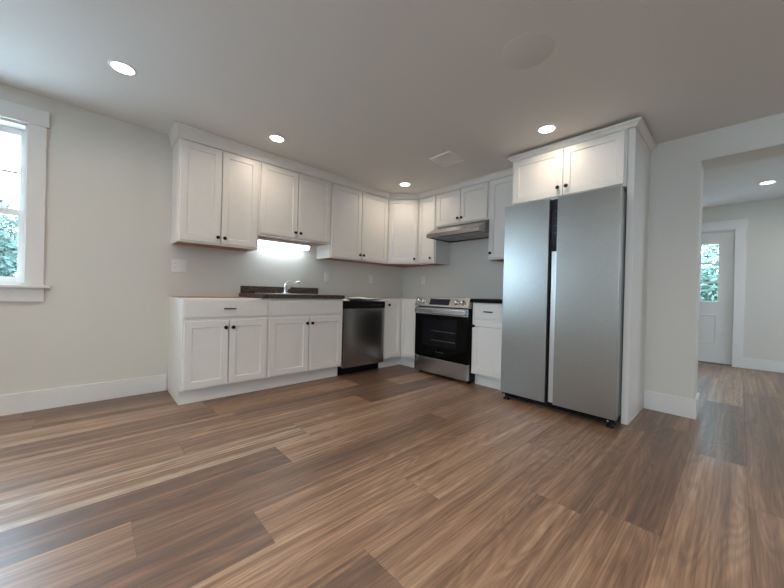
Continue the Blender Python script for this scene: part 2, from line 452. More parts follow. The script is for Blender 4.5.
# kitchen window: jambs, casing, stool, apron, two sashes
def window_back():
    r = struct_root('window_1', ((WX0 + WX1) / 2, 0, WZ0))
    j = MB(); t = 0.6
    j.box(WX1 - t, WX1, 0, 6.2, WZ0, WZ1); j.box(WX0, WX0 + t, 0, 6.2, WZ0, WZ1); j.box(WX0, WX1, 0, 6.2, WZ1 - t, WZ1); j.box(WX0, WX1, 0, 6.2, WZ0, WZ0 + t)
    build('jamb', j, 'trim', r)
    cs = MB(); cs.box(WX1 - .1, -151.4, -0.8, 0, WZ0, WZ1 + .1); cs.box(WX0 - 3.7, WX0 + .1, -0.8, 0, WZ0, WZ1 + .1)
    build('casing', cs, 'trim', r, bevel=0.06)
    build('head_casing', MB().box(WX0 - 4.3, -150.9, -1.0, 0, WZ1 + .1, 88.9), 'trim', r, bevel=0.06)
    build('stool', MB().box(WX0 - 5.2, -149.9, -2.2, 2.5, 36.4, 37.3), 'trim', r, bevel=0.15)
    build('apron', MB().box(WX0 - 3.7, -151.3, -0.8, 0, 32.5, 36.4), 'trim', r, bevel=0.06)
    mid = 58.6
    build('mullion', MB().box(-192.4, -188.6, -.8, 6, WZ0, WZ1), 'trim', r)
    def sash(name, z0, z1, y, bars, x0, x1):
        f = MB(); k = 1.35
        f.box(x0, x0 + k, y, y + 1.3, z0, z1); f.box(x1 - k, x1, y, y + 1.3, z0, z1)
        f.box(x0 + k, x1 - k, y, y + 1.3, z0, z0 + 1.7); f.box(x0 + k, x1 - k, y, y + 1.3, z1 - 1.9, z1)
        s = build(name, f, 'trim', r, bevel=0.06)
        build('pane', MB().box(x0 + k, x1 - k, y + .6, y + .72, z0 + 1.7, z1 - 1.9), 'glass', s)
        if bars:
            m = MB(); zm = (z0 + z1) / 2
            m.box(x0 + k, x1 - k, y + .3, y + .58, zm - .35, zm + .35)
            w3 = (x1 - x0 - 2 * k) / 3
            for q in (1, 2): m.box(x0 + k + q * w3 - .35, x0 + k + q * w3 + .35, y + .3, y + .58, z0 + 1.7, z1 - 1.9)
            build('muntin', m, 'trim', s)
    for a, b in ((-188.6, WX1 - .6), (WX0 + .6, -192.4)):
        sash('upper_sash', mid - .9, WZ1 - .6, 4.5, True, a, b)
        sash('lower_sash', WZ0 + .6, mid + .9, 2.9, False, a, b)
window_back()

def added_window_left():
    r = struct_root('window_2', (XL, (LY0 + LY1) / 2, WZ0))  # added window, out of view, lets in extra daylight
    cs = MB(); x0, x1 = XL, XL + .8
    cs.box(x0, x1, LY0 - 3.7, LY0, WZ0, WZ1); cs.box(x0, x1, LY1, LY1 + 3.7, WZ0, WZ1); cs.box(x0, x1, LY0 - 4.3, LY1 + 4.3, WZ1, 88.9); cs.box(x0, x1, LY0 - 3.7, LY1 + 3.7, 32.5, 36.4)
    build('casing', cs, 'trim', r, bevel=0.06)
    build('stool', MB().box(XL - 3, XL + 2.2, LY0 - 5, LY1 + 5, 36.4, 37.3), 'trim', r, bevel=0.1)
    ym = (LY0 + LY1) / 2
    for a, b in ((LY0, ym), (ym, LY1)):
        f = MB(); X0, X1 = XL - 4.5, XL - 3; k = 2
        f.box(X0, X1, a, a + k, WZ0, WZ1); f.box(X0, X1, b - k, b, WZ0, WZ1)
        f.box(X0, X1, a + k, b - k, WZ0, WZ0 + k); f.box(X0, X1, a + k, b - k, WZ1 - k, WZ1); f.box(X0, X1, a + k, b - k, 57.5, 60)
        s = build('sash', f, 'trim', r)
        build('pane', MB().box(XL - 3.9, XL - 3.75, a + k, b - k, WZ0 + k, WZ1 - k), 'glass', s)
added_window_left()

def window_plain(n, yi, x0, x1):
    """window in a wall facing +y, added out of view for more daylight"""
    r = struct_root('window_%d' % n, ((x0 + x1) / 2, yi, WZ0))
    cs = MB(); cs.box(x0 - 3.7, x0, yi, yi + .8, WZ0, WZ1); cs.box(x1, x1 + 3.7, yi, yi + .8, WZ0, WZ1); cs.box(x0 - 4.3, x1 + 4.3, yi, yi + .8, WZ1, 88.9)
    cs.box(x0 - 5, x1 + 5, yi - 3, yi + 2.2, 36.4, 37.3)
    build('casing', cs, 'trim', r)
    k = int(round((x1 - x0) / 33)); 
    for q in range(k):
        a = x0 + (x1 - x0) * q / k; b = x0 + (x1 - x0) * (q + 1) / k
        f = MB(); f.box(a, a + 2, yi - 4.5, yi - 3, WZ0, WZ1); f.box(b - 2, b, yi - 4.5, yi - 3, WZ0, WZ1)
        for z0, z1 in ((WZ0, WZ0 + 2), (WZ1 - 2, WZ1), (57.5, 60)): f.box(a + 2, b - 2, yi - 4.5, yi - 3, z0, z1)
        s = build('sash', f, 'trim', r)
        build('pane', MB().box(a + 2, b - 2, yi - 3.9, yi - 3.75, WZ0 + 2, WZ1 - 2), 'glass', s)
window_plain(3, HY1, 60, 94)  # added to bring daylight into the next room

def far_door():
    r = struct_root('door_1', (XF, (DY0 + DY1) / 2, 0))
    y0, y1 = DY0 + .35, DY1 - .35
    X0, X1 = XF + 1.2, XF + 3.0
    py0, py1, pz0, pz1 = -133.6, -110.3, 37.2, 71.5
    z0, z1 = 0.92, 78.95
    d = MB()
    d.box(X0, X1, y0, py0, z0, z1); d.box(X0, X1, py1, y1, z0, z1)
    d.box(X0, X1, py0, py1, pz1, z1); d.box(X0, X1, py0, py1, z0, pz0)
    s = build('door_leaf', d, 'door', r)
    # pressed panels below the glass
    F = (V(X0, 0, 0), V(0, 1, 0), V(-1, 0, 0))
    for a, b in ((py0, -123.2), (-120.8, py1)):
        p = MB(); p.door(F, a, b, 12.1, 29.3, -0.01, th=.28, st=.5, rec=.22, ch=.5)
        build('raised_panel', p, 'door', s)
    g = MB(); k = 0.9
    g.box(X0 - .5, X0, py0 - k, py0, pz0 - k, pz1 + k); g.box(X0 - .5, X0, py1, py1 + k, pz0 - k, pz1 + k)
    g.box(X0 - .5, X0, py0, py1, pz0 - k, pz0); g.box(X0 - .5, X0, py0, py1, pz1, pz1 + k)
    fr = build('lite_frame', g, 'door', s, bevel=.1)
    m = MB()
    for q in (1, 2):
        z = pz0 + (pz1 - pz0) * q / 3; m.box(X0 + .1, X0 + .5, py0, py1, z - .4, z + .4)
        y = py0 + (py1 - py0) * q / 3; m.box(X0 + .1, X0 + .5, y - .4, y + .4, pz0, pz1)
    build('muntin', m, 'door', fr)
    build('pane', MB().box(X0 + .7, X0 + .85, py0, py1, pz0, pz1), 'glass', fr)
    j = MB(); j.box(XF, XF + 6, DY0, DY0 + .35, 0, DZ); j.box(XF, XF + 6, DY1 - .35, DY1, 0, DZ); j.box(XF, XF + 6, DY0, DY1, DZ - .6, DZ)
    build('jamb', j, 'trim', r)
    build('threshold', MB().box(XF - .2, XF + 6, DY0, DY1, 0, 0.9), 'greymetal', r)
    cs = MB(); cs.box(XF - .8, XF, -144.5, DY0, 0, DZ); cs.box(XF - .8, XF, DY1, DY1 + 4.2, 0, DZ)
    build('casing', cs, 'trim', r, bevel=.06)
    build('head_casing', MB().box(XF - 1, XF, -145.1, DY1 + 4.8, DZ, 84.7), 'trim', r, bevel=.06)
far_door()

# ================================================================== OUTSIDE
struct('ground', MB().box(-1500, 1500, -1500, 1500, -30, -24), 'bounce_ground')  # unseen ground, kept pale to throw daylight up through the windows
def tree(name, x, y, h, r, zc, n, mat, label, cat, leaf=5.0, seed=1, squash=1.0):
    rr = random.Random(seed)
    t = thing(name, (x, y, -24), label, cat)
    tr = MB(); tr.tube([(x, y, -24), (x + 2, y, zc * .4), (x, y + 2, zc)], 5 if h > 100 else 2, 8, 2)
    for q in range(4):
        a = rr.uniform(0, 6.28); tr.tube([(x, y, zc * .5), (x + math.cos(a) * r * .5, y + math.sin(a) * r * .5, zc + r * .2)], 2, 6, .8)
    build('trunk', tr, 'bark', t)
    f = MB()
    lumps = [(rr.uniform(-.6, .6) * r, rr.uniform(-.6, .6) * r, rr.uniform(-.6, .7) * r * squash, rr.uniform(.35, .6) * r) for _ in range(16)]
    for _ in range(n):
        lx, ly, lz, lr = rr.choice(lumps)
        d = Vector((rr.gauss(0, 1), rr.gauss(0, 1), rr.gauss(0, 1))).normalized() * lr * rr.uniform(.75, 1.05)
        c0 = Vector((x + lx, y + ly, zc + lz)) + d
        u = Vector((rr.gauss(0, 1), rr.gauss(0, 1), rr.gauss(0, .6))).normalized(); v = u.orthogonal().normalized()
        L = leaf * rr.uniform(.6, 1.3)
        f.add([c0 - u * L, c0 + v * L * .45, c0 + u * L, c0 - v * L * .45], [(0, 1, 2, 3)])
    build('foliage', f, mat, t)
    return t
tree('leafy_tree', -262, 330, 200, 78, 42, 24000, 'leaf', 'dense green tree outside the kitchen window', 'tree', 3.2, 3)
tree('garden_shrub', -187, 190, 60, 26, 12, 4000, 'leafy', 'yellow green shrub low outside the kitchen window', 'shrub', 1.7, 5)
tree('maple_tree', 265, -128, 200, 78, 66, 15000, 'leaf_light', 'green tree filling the glass of the far white door', 'tree', 2.6, 8, 1.2)

# ================================================================== CABINETS
TH = 0.75
def knob(parent, F, u, z, d):
    return build('knob', MB().lathe(fp(F, u, z, d), F[2], [(.32, 0), (.26, .35), (.3, .55), (.62, .72), (.64, .95), (.5, 1.1), (.0, 1.14)], 18), 'black', parent)
def pull(parent, F, u0, u1, z, d):
    m = MB(); m.fbox(F, u0, u1, z - .2, z + .2, d + .75, d + 1.15)
    m.fbox(F, u0 + .25, u0 + .6, z - .17, z + .17, d, d + .8); m.fbox(F, u1 - .6, u1 - .25, z - .17, z + .17, d, d + .8)
    return build('pull', m, 'black', parent, bevel=.05)
def shaker(parent, F, u0, u1, z0, z1, d, kn=None, name='door', **kw):
    o = build(name, MB().door(F, u0, u1, z0, z1, d, **kw), 'cabinet', parent)
    if kn: knob(o, F, kn[0], kn[1], d + TH - (.0))
    return o
def slab(parent, F, u0, u1, z0, z1, d, name='drawer_front'):
    return build(name, MB().fbox(F, u0, u1, z0, z1, d, d + TH), 'cabinet', parent, bevel=.07)
def face_frame(parent, F, u0, u1, z0, z1, d, st=1.5, rails=()):
    m = MB(); g = .75
    m.fbox(F, u0, u0 + st, z0, z1, d - g, d); m.fbox(F, u1 - st, u1, z0, z1, d - g, d)
    m.fbox(F, u0 + st, u1 - st, z0, z0 + st, d - g, d); m.fbox(F, u0 + st, u1 - st, z1 - st, z1, d - g, d)
    um = (u0 + u1) / 2
    for z in rails: m.fbox(F, u0 + st, u1 - st, z - .75, z + .75, d - g, d)
    return build('face_frame', m, 'cabinet', parent)

def base_cab(name, F, a, b, label, drawer=None, doors=2, pulls=True, kn_side=None, top='wood', group=None, hollow=False):
    """a..b along the face from low u to high u"""
    r = thing(name, fp(F, (a + b) / 2, 0, 0) , label, 'cabinet', group)
    body = MB()
    if hollow:
        body.fbox(F, a, a + .7, 4.9, 34.5, .1, 23.2); body.fbox(F, b - .7, b, 4.9, 34.5, .1, 23.2)
        body.fbox(F, a + .7, b - .7, 4.9, 5.6, .1, 23.2); body.fbox(F, a + .7, b - .7, 5.6, 34.5, .1, .4)
    else: body.fbox(F, a, b, 4.9, 34.3, .1, 23.2)
    build('body', body, 'cabinet', r)
    toe = MB(); toe.fbox(F, a, b, 0.03, 4.9, .1, 21)
    build('toe_kick', toe, 'cabinet', r)
    face_frame(r, F, a, b, 4.9, 34.5, 24, rails=(27.6,))
    if not hollow: build('top_board', MB().fbox(F, a + .05, b - .05, 34.3, 34.42, .1, 23.2), top, r)
    ua, ub = a + .55, b - .55
    df = slab(r, F, ua, ub, 28.2, 33.9, 24)
    if pulls: pull(df, F, (ua + ub) / 2 - 1.9, (ua + ub) / 2 + 1.9, 31.0, 24 + TH)
    um = (ua + ub) / 2
    if doors == 2:
        shaker(r, F, ua, um - .15, 5.5, 27.0, 24, (um - 1.15, 24.7))
        shaker(r, F, um + .15, ub, 5.5, 27.0, 24, (um + 1.15, 24.7))
    else:
        shaker(r, F, ua, ub, 5.5, 27.0, 24, (kn_side, 24.9))
    return r
base_cab('base_cabinet', FA, -120, -93.05, 'white base cabinet with a drawer at the bare left end of the row')
base_cab('base_cabinet', FA, -93, -60.1, 'white two-door base cabinet under the kitchen sink', pulls=False, hollow=True)
base_cab('base_cabinet', FB, -82.5, -66.55, 'narrow white base cabinet with one drawer and one door between range and refrigerator', doors=1, kn_side=-68.0)

def corner_base():
    r = thing('corner_base_cabinet', (-12, -12, 0), 'white corner base cabinet with two folding doors between dishwasher and range', 'cabinet')
    def ell(z0, z1, d, e=0.1):
        m = MB(); pts = [(-e, -e), (-e, -35.9), (-d, -35.9), (-d, -d), (-35.9, -d), (-35.9, -e)]
        return m.prism(pts, lambda p, z: V(p[0], p[1], z), z0, z1)
    build('body', ell(4.9, 34.3, 23.9), 'cabinet', r)
    build('toe_kick', ell(0.03, 4.9, 21), 'cabinet', r)
    build('top_board', ell(34.3, 34.5, 24), 'cabinet', r)
    shaker(r, FA, -35.5, -24.9, 5.5, 34.0, 24, (-33.6, 31.7))
    shaker(r, FB, -35.5, -24.9, 5.5, 34.0, 24)
    return r
corner_base()

UB, UT = 53.4, 89.0
def wall_cab(F, a, b, z0, label, doors=2, kn=None, depth=12.0, top=UT, dt=88.0):
    r = thing('wall_cabinet', fp(F, (a + b) / 2, z0, 0), label, 'cabinet')
    m = MB(); m.fbox(F, a, b, z0 + .5, top, .1, depth - .75)
    build('body', m, 'cabinet', r)
    # bare wood underside, inside the lower lip
    build('underside', MB().fbox(F, a + .5, b - .5, z0 + .12, z0 + .5, .1, depth - .75), 'wood', r)
    lip = MB(); lip.fbox(F, a, a + .5, z0, z0 + .5, .1, depth - .75); lip.fbox(F, b - .5, b, z0, z0 + .5, .1, depth - .75)
    lip.fbox(F, a + .5, b - .5, z0 + .05, z0 + .5, .1, .4)
    build('bottom_lip', lip, 'cabinet', r)
    face_frame(r, F, a, b, z0, top, depth)
    ua, ub = a + .6, b - .6; um = (ua + ub) / 2; zb = z0 + .65
    if doors == 2:
        shaker(r, F, ua, um - .15, zb, dt, depth, (um - 1.15, zb + 2.1 if kn is None else kn))
        shaker(r, F, um + .15, ub, zb, dt, depth, (um + 1.15, zb + 2.1 if kn is None else kn))
    else:
        shaker(r, F, ua, ub, zb, dt, depth, (kn, zb + 2.1))
    return r
wall_cab(FA, -120, -93.05, UB, 'tall white two-door wall cabinet at the left end above the outlet plate')
wall_cab(FA, -93, -60.05, 59.5, 'shorter white two-door wall cabinet above the sink light')
wall_cab(FA, -60, -24.05, UB, 'wide white two-door wall cabinet between the sink light and the corner')
wall_cab(FB, -35.9, -24.05, UB, 'slim white one-door wall cabinet left of the range hood', doors=1, kn=-33.2)
wall_cab(FB, -65.9, -36, 71.5, 'short white two-door wall cabinet above the range hood')
wall_cab(FB, -82.4, -66, UB, 'white one-door wall cabinet between range hood and refrigerator', doors=1, kn=-67.6)

def corner_wall():
    r = thing('corner_wall_cabinet', (-12, -12, UB), 'white diagonal corner wall cabinet with one door', 'cabinet')
    def pent(z0, z1, e=0.1, k=0.0):
        pts = [(-e, -e), (-24 + k, -e), (-24 + k, -12 + k), (-12 + k, -24 + k), (-e, -24 + k)]
        return MB().prism(pts, lambda p, z: V(p[0], p[1], z), z0, z1)
    build('body', pent(UB + .5, UT), 'cabinet', r)
    build('underside', pent(UB + .12, UB + .5, .1, .5), 'wood', r)
    s2 = math.sqrt(.5)
    F = (V(-18, -18, 0), V(s2, -s2, 0), V(-s2, -s2, 0))
    h = 6 / s2
    m = MB(); m.fbox(F, -h, -h + .9, UB, UT, -.5, .02); m.fbox(F, h - .9, h, UB, UT, -.5, .02); m.fbox(F, -h, h, UB, UB + .6, -.5, .02)
    build('face_frame', m, 'cabinet', r)
    shaker(r, F, -h + .75, h - .75, UB + .65, 88.0, 0.02, (h - 2.3, UB + 2.75))
corner_wall()

def fridge_cab():
    r = thing('refrigerator_cabinet', (-12, -100.8, 71.4), 'deep white two-door cabinet above the refrigerator', 'cabinet')
    build('body', MB().fbox(FB, -118.7, -82.6, 71.9, 89, .1, 23.25), 'cabinet', r)
    build('underside', MB().fbox(FB, -118.2, -83.1, 71.5, 71.9, .1, 23.25), 'cabinet', r)
    face_frame(r, FB, -118.7, -82.6, 71.4, 89, 24)
    shaker(r, FB, -100.84, -83.25, 72.15, 88.15, 24, (-99.5, 74.9))
    shaker(r, FB, -118.05, -100.96, 72.15, 88.15, 24, (-102.2, 74.9))
    return r
fridge_cab()
tag(build('end_panel', MB().box(-23.5, -.05, -120.5, -118.75, 0.02, 88.9), 'cabinet', bevel=.05),
    'tall white panel standing against the right side of the refrigerator', 'panel')

def crown(name, path, prof, label):
    """moulding swept along the cabinet tops; prof: (outward, height fraction)"""
    P = [Vector((p[0], p[1])) for p in path]; n = len(P)
    offs = []
    for i in range(n):
        d1 = (P[i] - P[i-1]).normalized() if i else None
        d2 = (P[i+1] - P[i]).normalized() if i < n - 1 else None
        n1 = Vector((d1.y, -d1.x)) if d1 else None; n2 = Vector((d2.y, -d2.x)) if d2 else None
        if n1 is None: offs.append(n2)
        elif n2 is None: offs.append(n1)
        else:
            bi = (n1 + n2).normalized(); offs.append(bi / bi.dot(n1))
    vs, fs = [], []
    k = len(prof)
    for i in range(n):
        for out, z in prof:
            q = P[i] + offs[i] * out
            zz = z(q.x) if callable(z) else z
            vs.append((q.x, q.y, zz))
    for i in range(n - 1):
        for j in range(k):
            fs.append((i*k + j, (i+1)*k + j, (i+1)*k + (j+1) % k, i*k + (j+1) % k))
    fs += [tuple(range(k)), tuple(range((n-1)*k, n*k))[::-1]]
    return tag(build(name, MB().add(vs, fs), 'cabinet'), label, 'molding')
B0 = 88.45
def zf(f): return lambda x: B0 + (ceil_z(x) - .04 - B0) * f
crown('crown_molding', [(-120.02, -.1), (-120.02, -12.02), (-24.03, -12.02), (-12.02, -24.03), (-12.02, -82.3)],
      [(0.02, 88.38), (.72, 88.38), (.72, zf(.42)), (.8, zf(.47)), (.85, zf(.62)), (1.15, zf(.82)), (1.5, zf(.9)), (1.5, zf(1)), (0.02, zf(1))],
      'long white crown molding between the wall cabinets and the ceiling')
crown('crown_molding', [(-13.8, -82.58), (-24.03, -82.58), (-24.03, -120.53), (-.1, -120.53)],
      [(.02, 88.5), (.3, 88.5), (.4, 88.6), (.55, 89.0), (1.1, 89.5), (1.6, 89.75), (1.6, 90.25), (.02, 90.25)],
      'short white crown molding around the top of the cabinet over the refrigerator')

# ================================================================== SINK COUNTER
r = thing('countertop', (-78, -12.5, 34.5), 'brown speckled countertop with a low backsplash holding the sink', 'countertop')
SX0, SX1, SY0, SY1 = -89.2, -64.0, -21.6, -2.6       # sink cut-out
m = MB(); z0, z1 = 34.55, 36.0
m.box(-95.9, SX0, -25.5, -.1, z0, z1); m.box(SX1, -60.2, -25.5, -.1, z0, z1); m.box(SX0, SX1, -25.5, SY0, z0, z1); m.box(SX0, SX1, SY1, -.1, z0, z1)
build('slab', m, 'granite', r)
build('backsplash', MB().box(-95.3, -59.0, -.85, -.1, 36.02, 39.1), 'granite', r, bevel=.1)

r = thing('kitchen_sink', (-76.6, -12, 36), 'shallow stainless drop-in sink set into the speckled countertop', 'sink')
m = MB(); k = .7; z = 36.02
for x0, x1, y0, y1 in ((SX0-k, SX1+k, SY0-k, SY0+.5), (SX0-k, SX1+k, SY1-2.2, SY1+k), (SX0-k, SX0+.5, SY0, SY1), (SX1-.5, SX1+k, SY0, SY1)):
    m.box(x0, x1, y0, y1, z, z + .28)
build('rim', m, 'silver', r, bevel=.08)
bw = MB(); a, b, c_, d = SX0 + .5, SX1 - .5, SY0 + .5, SY1 - 2.2; zb = 29.6
bw.box(a, a + .15, c_, d, zb, z); bw.box(b - .15, b, c_, d, zb, z); bw.box(a, b, c_, c_ + .15, zb, z); bw.box(a, b, d - .15, d, zb, z); bw.box(a, b, c_, d, zb - .15, zb)
build('bowl', bw, 'steel', r)
build('drain', MB().lathe(((a+b)/2, (c_+d)/2, zb), (0, 0, 1), [(1.8, .01), (1.7, .12), (.5, .05)], 18), 'chrome', r)

r = thing('kitchen_faucet', (-77.3, -3.6, 36.3), 'chrome single-lever faucet behind the sink with spout raised to the right', 'faucet')
fx, fy = -77.3, -3.7
build('deck_plate', MB().lathe((fx, fy, 36.3), (0, 0, 1), [(2.2, 0), (2.1, .3), (1.3, .4)], 20), 'chrome', r)
build('body', MB().lathe((fx, fy, 36.5), (0, 0, 1), [(1.0, 0), (.95, 2.2), (1.0, 2.9), (.95, 3.4), (.6, 3.9), (.0, 4.0)], 20), 'chrome', r)
build('spout', MB().tube([(fx + .3, fy - .3, 37.9), (fx + 1.4, fy - 1.3, 39.2), (fx + 3.2, fy - 3.0, 40.9), (fx + 4.1, fy - 4.0, 41.5), (fx + 4.8, fy - 4.8, 41.4), (fx + 5.1, fy - 5.1, 40.7)], .55, 12, .5), 'chrome', r)
build('lever', MB().tube([(fx, fy, 40.2), (fx + .5, fy - .2, 41.0), (fx + 1.6, fy - .6, 41.9)], .42, 10, .3), 'chrome', r)

# under cabinet light
r = thing('under_cabinet_light', (-78, -3.5, 57.6), 'lit fluorescent strip light under the cabinet over the sink', 'light')
build('housing', MB().box(-90.2, -66.0, -5.6, -1.2, 58.5, 59.55), 'white_plastic', r, bevel=.1)
build('lens', MB().prism([(-5.5, 58.5), (-5.3, 57.4), (-4.3, 56.7), (-2.3, 56.7), (-1.3, 57.4), (-1.2, 58.5)], lambda p, x: V(x, p[0], p[1]), -89.6, -66.6), 'tube', r)
la = bpy.data.lights.new('under_cabinet_lamp', 'AREA'); la.shape = 'RECTANGLE'; la.size = 22 * I; la.size_y = 3 * I; la.energy = 0.8; la.color = (.78, .9, 1)
lo = bpy.data.objects.new('under_cabinet_lamp', la); COL.objects.link(lo); lo.parent = r; lo.location = Vector((-.1, .2, -1.2)) * I

# ================================================================== WALL PLATES
def plate(F, u, z, w_, h_, label, kind):
    r = thing('outlet_plate', fp(F, u, z, 0), label, 'outlet')
    build('cover', MB().fbox(F, u - w_/2, u + w_/2, z - h_/2, z + h_/2, .02, .28), 'white_plastic', r, bevel=.08)
    gangs = [u] if w_ < 4 else [u - 1.25, u + 1.25]
    for g, kd in zip(gangs, kind):
        if kd == 's':
            build('switch', MB().fbox(F, g - .65, g + .65, z - 1.3, z + 1.3, .28, .4), 'white_plastic', r, bevel=.05)
        else:
            for q in (-.75, .75):
                f = build('socket', MB().fbox(F, g - .65, g + .65, z + q - .55, z + q + .55, .28, .34), 'white_plastic', r, bevel=.04)
                sl = MB(); sl.fbox(F, g - .32, g - .22, z + q - .1, z + q + .28, .34, .35); sl.fbox(F, g + .22, g + .32, z + q - .1, z + q + .22, .34, .35)
                build('slot', sl, 'slot', f)
    return r
plate(FA, -117.2, 45.8, 4.7, 4.7, 'white double outlet plate on the wall below the leftmost cabinet', 'os')
plate(FA, -53.8, 44.9, 2.9, 4.6, 'white switch plate on the wall just right of the sink', 's')
plate(FA, -25.2, 45.2, 2.9, 4.6, 'white outlet plate on the sink wall close to the room corner', 'o')
plate(FB, -17.4, 45.4, 2.9, 4.6, 'white outlet plate on the wall between the corner and the range', 'o')

# ================================================================== DISHWASHER
def dishwasher():
    r = thing('dishwasher', (-48, -12, 0), 'stainless dishwasher with black control strip beside the sink cabinet', 'dishwasher')
    build('tub', MB().box(-59.6, -36.3, -22.5, -1, 3.4, 33.4), 'blackplastic', r)
    # door front: gently bowed sheet
    d = MB(); n = 16; pts = []
    for i in range(n + 1):
        t = i / n; x = -59.75 + 23.6 * t
        pts.append((x, -24.6 - .28 * math.sin(math.pi * t) ** .5))
    pts += [(-36.15, -22.6), (-59.75, -22.6)]
    build('door', d.prism(pts, lambda p, z: V(p[0], p[1], z), 4.0, 30.15), 'dwsteel', r)
    cp = build('control_panel', MB().box(-59.75, -36.15, -25.0, -22.6, 30.2, 33.4), 'blackplastic', r, bevel=.12)
    b = MB()
    for i in range(5): build('button', MB().box(-45.6 + i * 1.75, -44.7 + i * 1.75, -25.06, -25.0, 31.6, 31.85 + .15 * (i % 2)), 'mark', cp)
    build('toe_panel', MB().box(-59.7, -36.3, -21.0, -20.2, .25, 4.0), 'blackplastic', r)
    for x in (-57.5, -38.5):
        build('foot', MB().lathe((x, -19, 0.02), (0, 0, 1), [(.8, 0), (.8, .3), (.35, .4), (.35, 3.6)], 10), 'greymetal', r)
    return r
dishwasher()

def sheet(name, x0, x1, y0, y1, z, amp, seed, label, cat, mat='paper', nx=14, ny=10, th=.05):
    rr = random.Random(seed); ph = [rr.uniform(0, 6.28) for _ in range(4)]
    def h(i, j):
        u, v = i / nx, j / ny
        return z + amp * (.5 + .28 * math.sin(u * 7 + ph[0]) + .22 * math.sin(v * 5 + u * 3 + ph[1])) * (0.35 + .65 * math.sin(math.pi * u) * math.sin(math.pi * (v * .8 + .1)))
    top = [(x0 + (x1-x0) * i / nx + .4 * math.sin(j + ph[2]), y0 + (y1-y0) * j / ny + .3 * math.sin(i * .7 + ph[3]), h(i, j) + th) for j in range(ny + 1) for i in range(nx + 1)]
    bot = [(p[0], p[1], p[2] - th) for p in top]
    w = nx + 1; k = len(top); fs = []
    for j in range(ny):
        for i in range(nx):
            q = (j*w + i, j*w + i + 1, (j+1)*w + i + 1, (j+1)*w + i); fs.append(q); fs.append(tuple(t + k for t in q[::-1]))
    ring = [i for i in range(w)] + [j*w + nx for j in range(1, ny + 1)] + [ny*w + i for i in range(nx - 1, -1, -1)] + [j*w for j in range(ny - 1, 0, -1)]
    for a, b in zip(ring, ring[1:] + ring[:1]): fs.append((a, a + k, b + k, b))
    return tag(build(name, MB().add(top + bot, fs, True), mat), label, cat)
sheet('paper_packet', -52.5, -36.8, -22.2, -7, 33.5, 3.4, 4, 'crumpled white packet lying on top of the dishwasher', 'packet')
sheet('paper_sheet', -59.3, -53.2, -22.3, -10, 33.5, 1.3, 9, 'flat white sheet on top of the dishwasher next to the countertop end', 'paper')
tag(build('metal_bracket', MB().box(-55.6, -51.2, -23.4, -22.5, 33.45, 34.1).box(-55.6, -51.2, -23.4, -23.2, 33.45, 34.7), 'greymetal', bevel=.05), 'small grey metal bracket at the front of the dishwasher top', 'bracket')

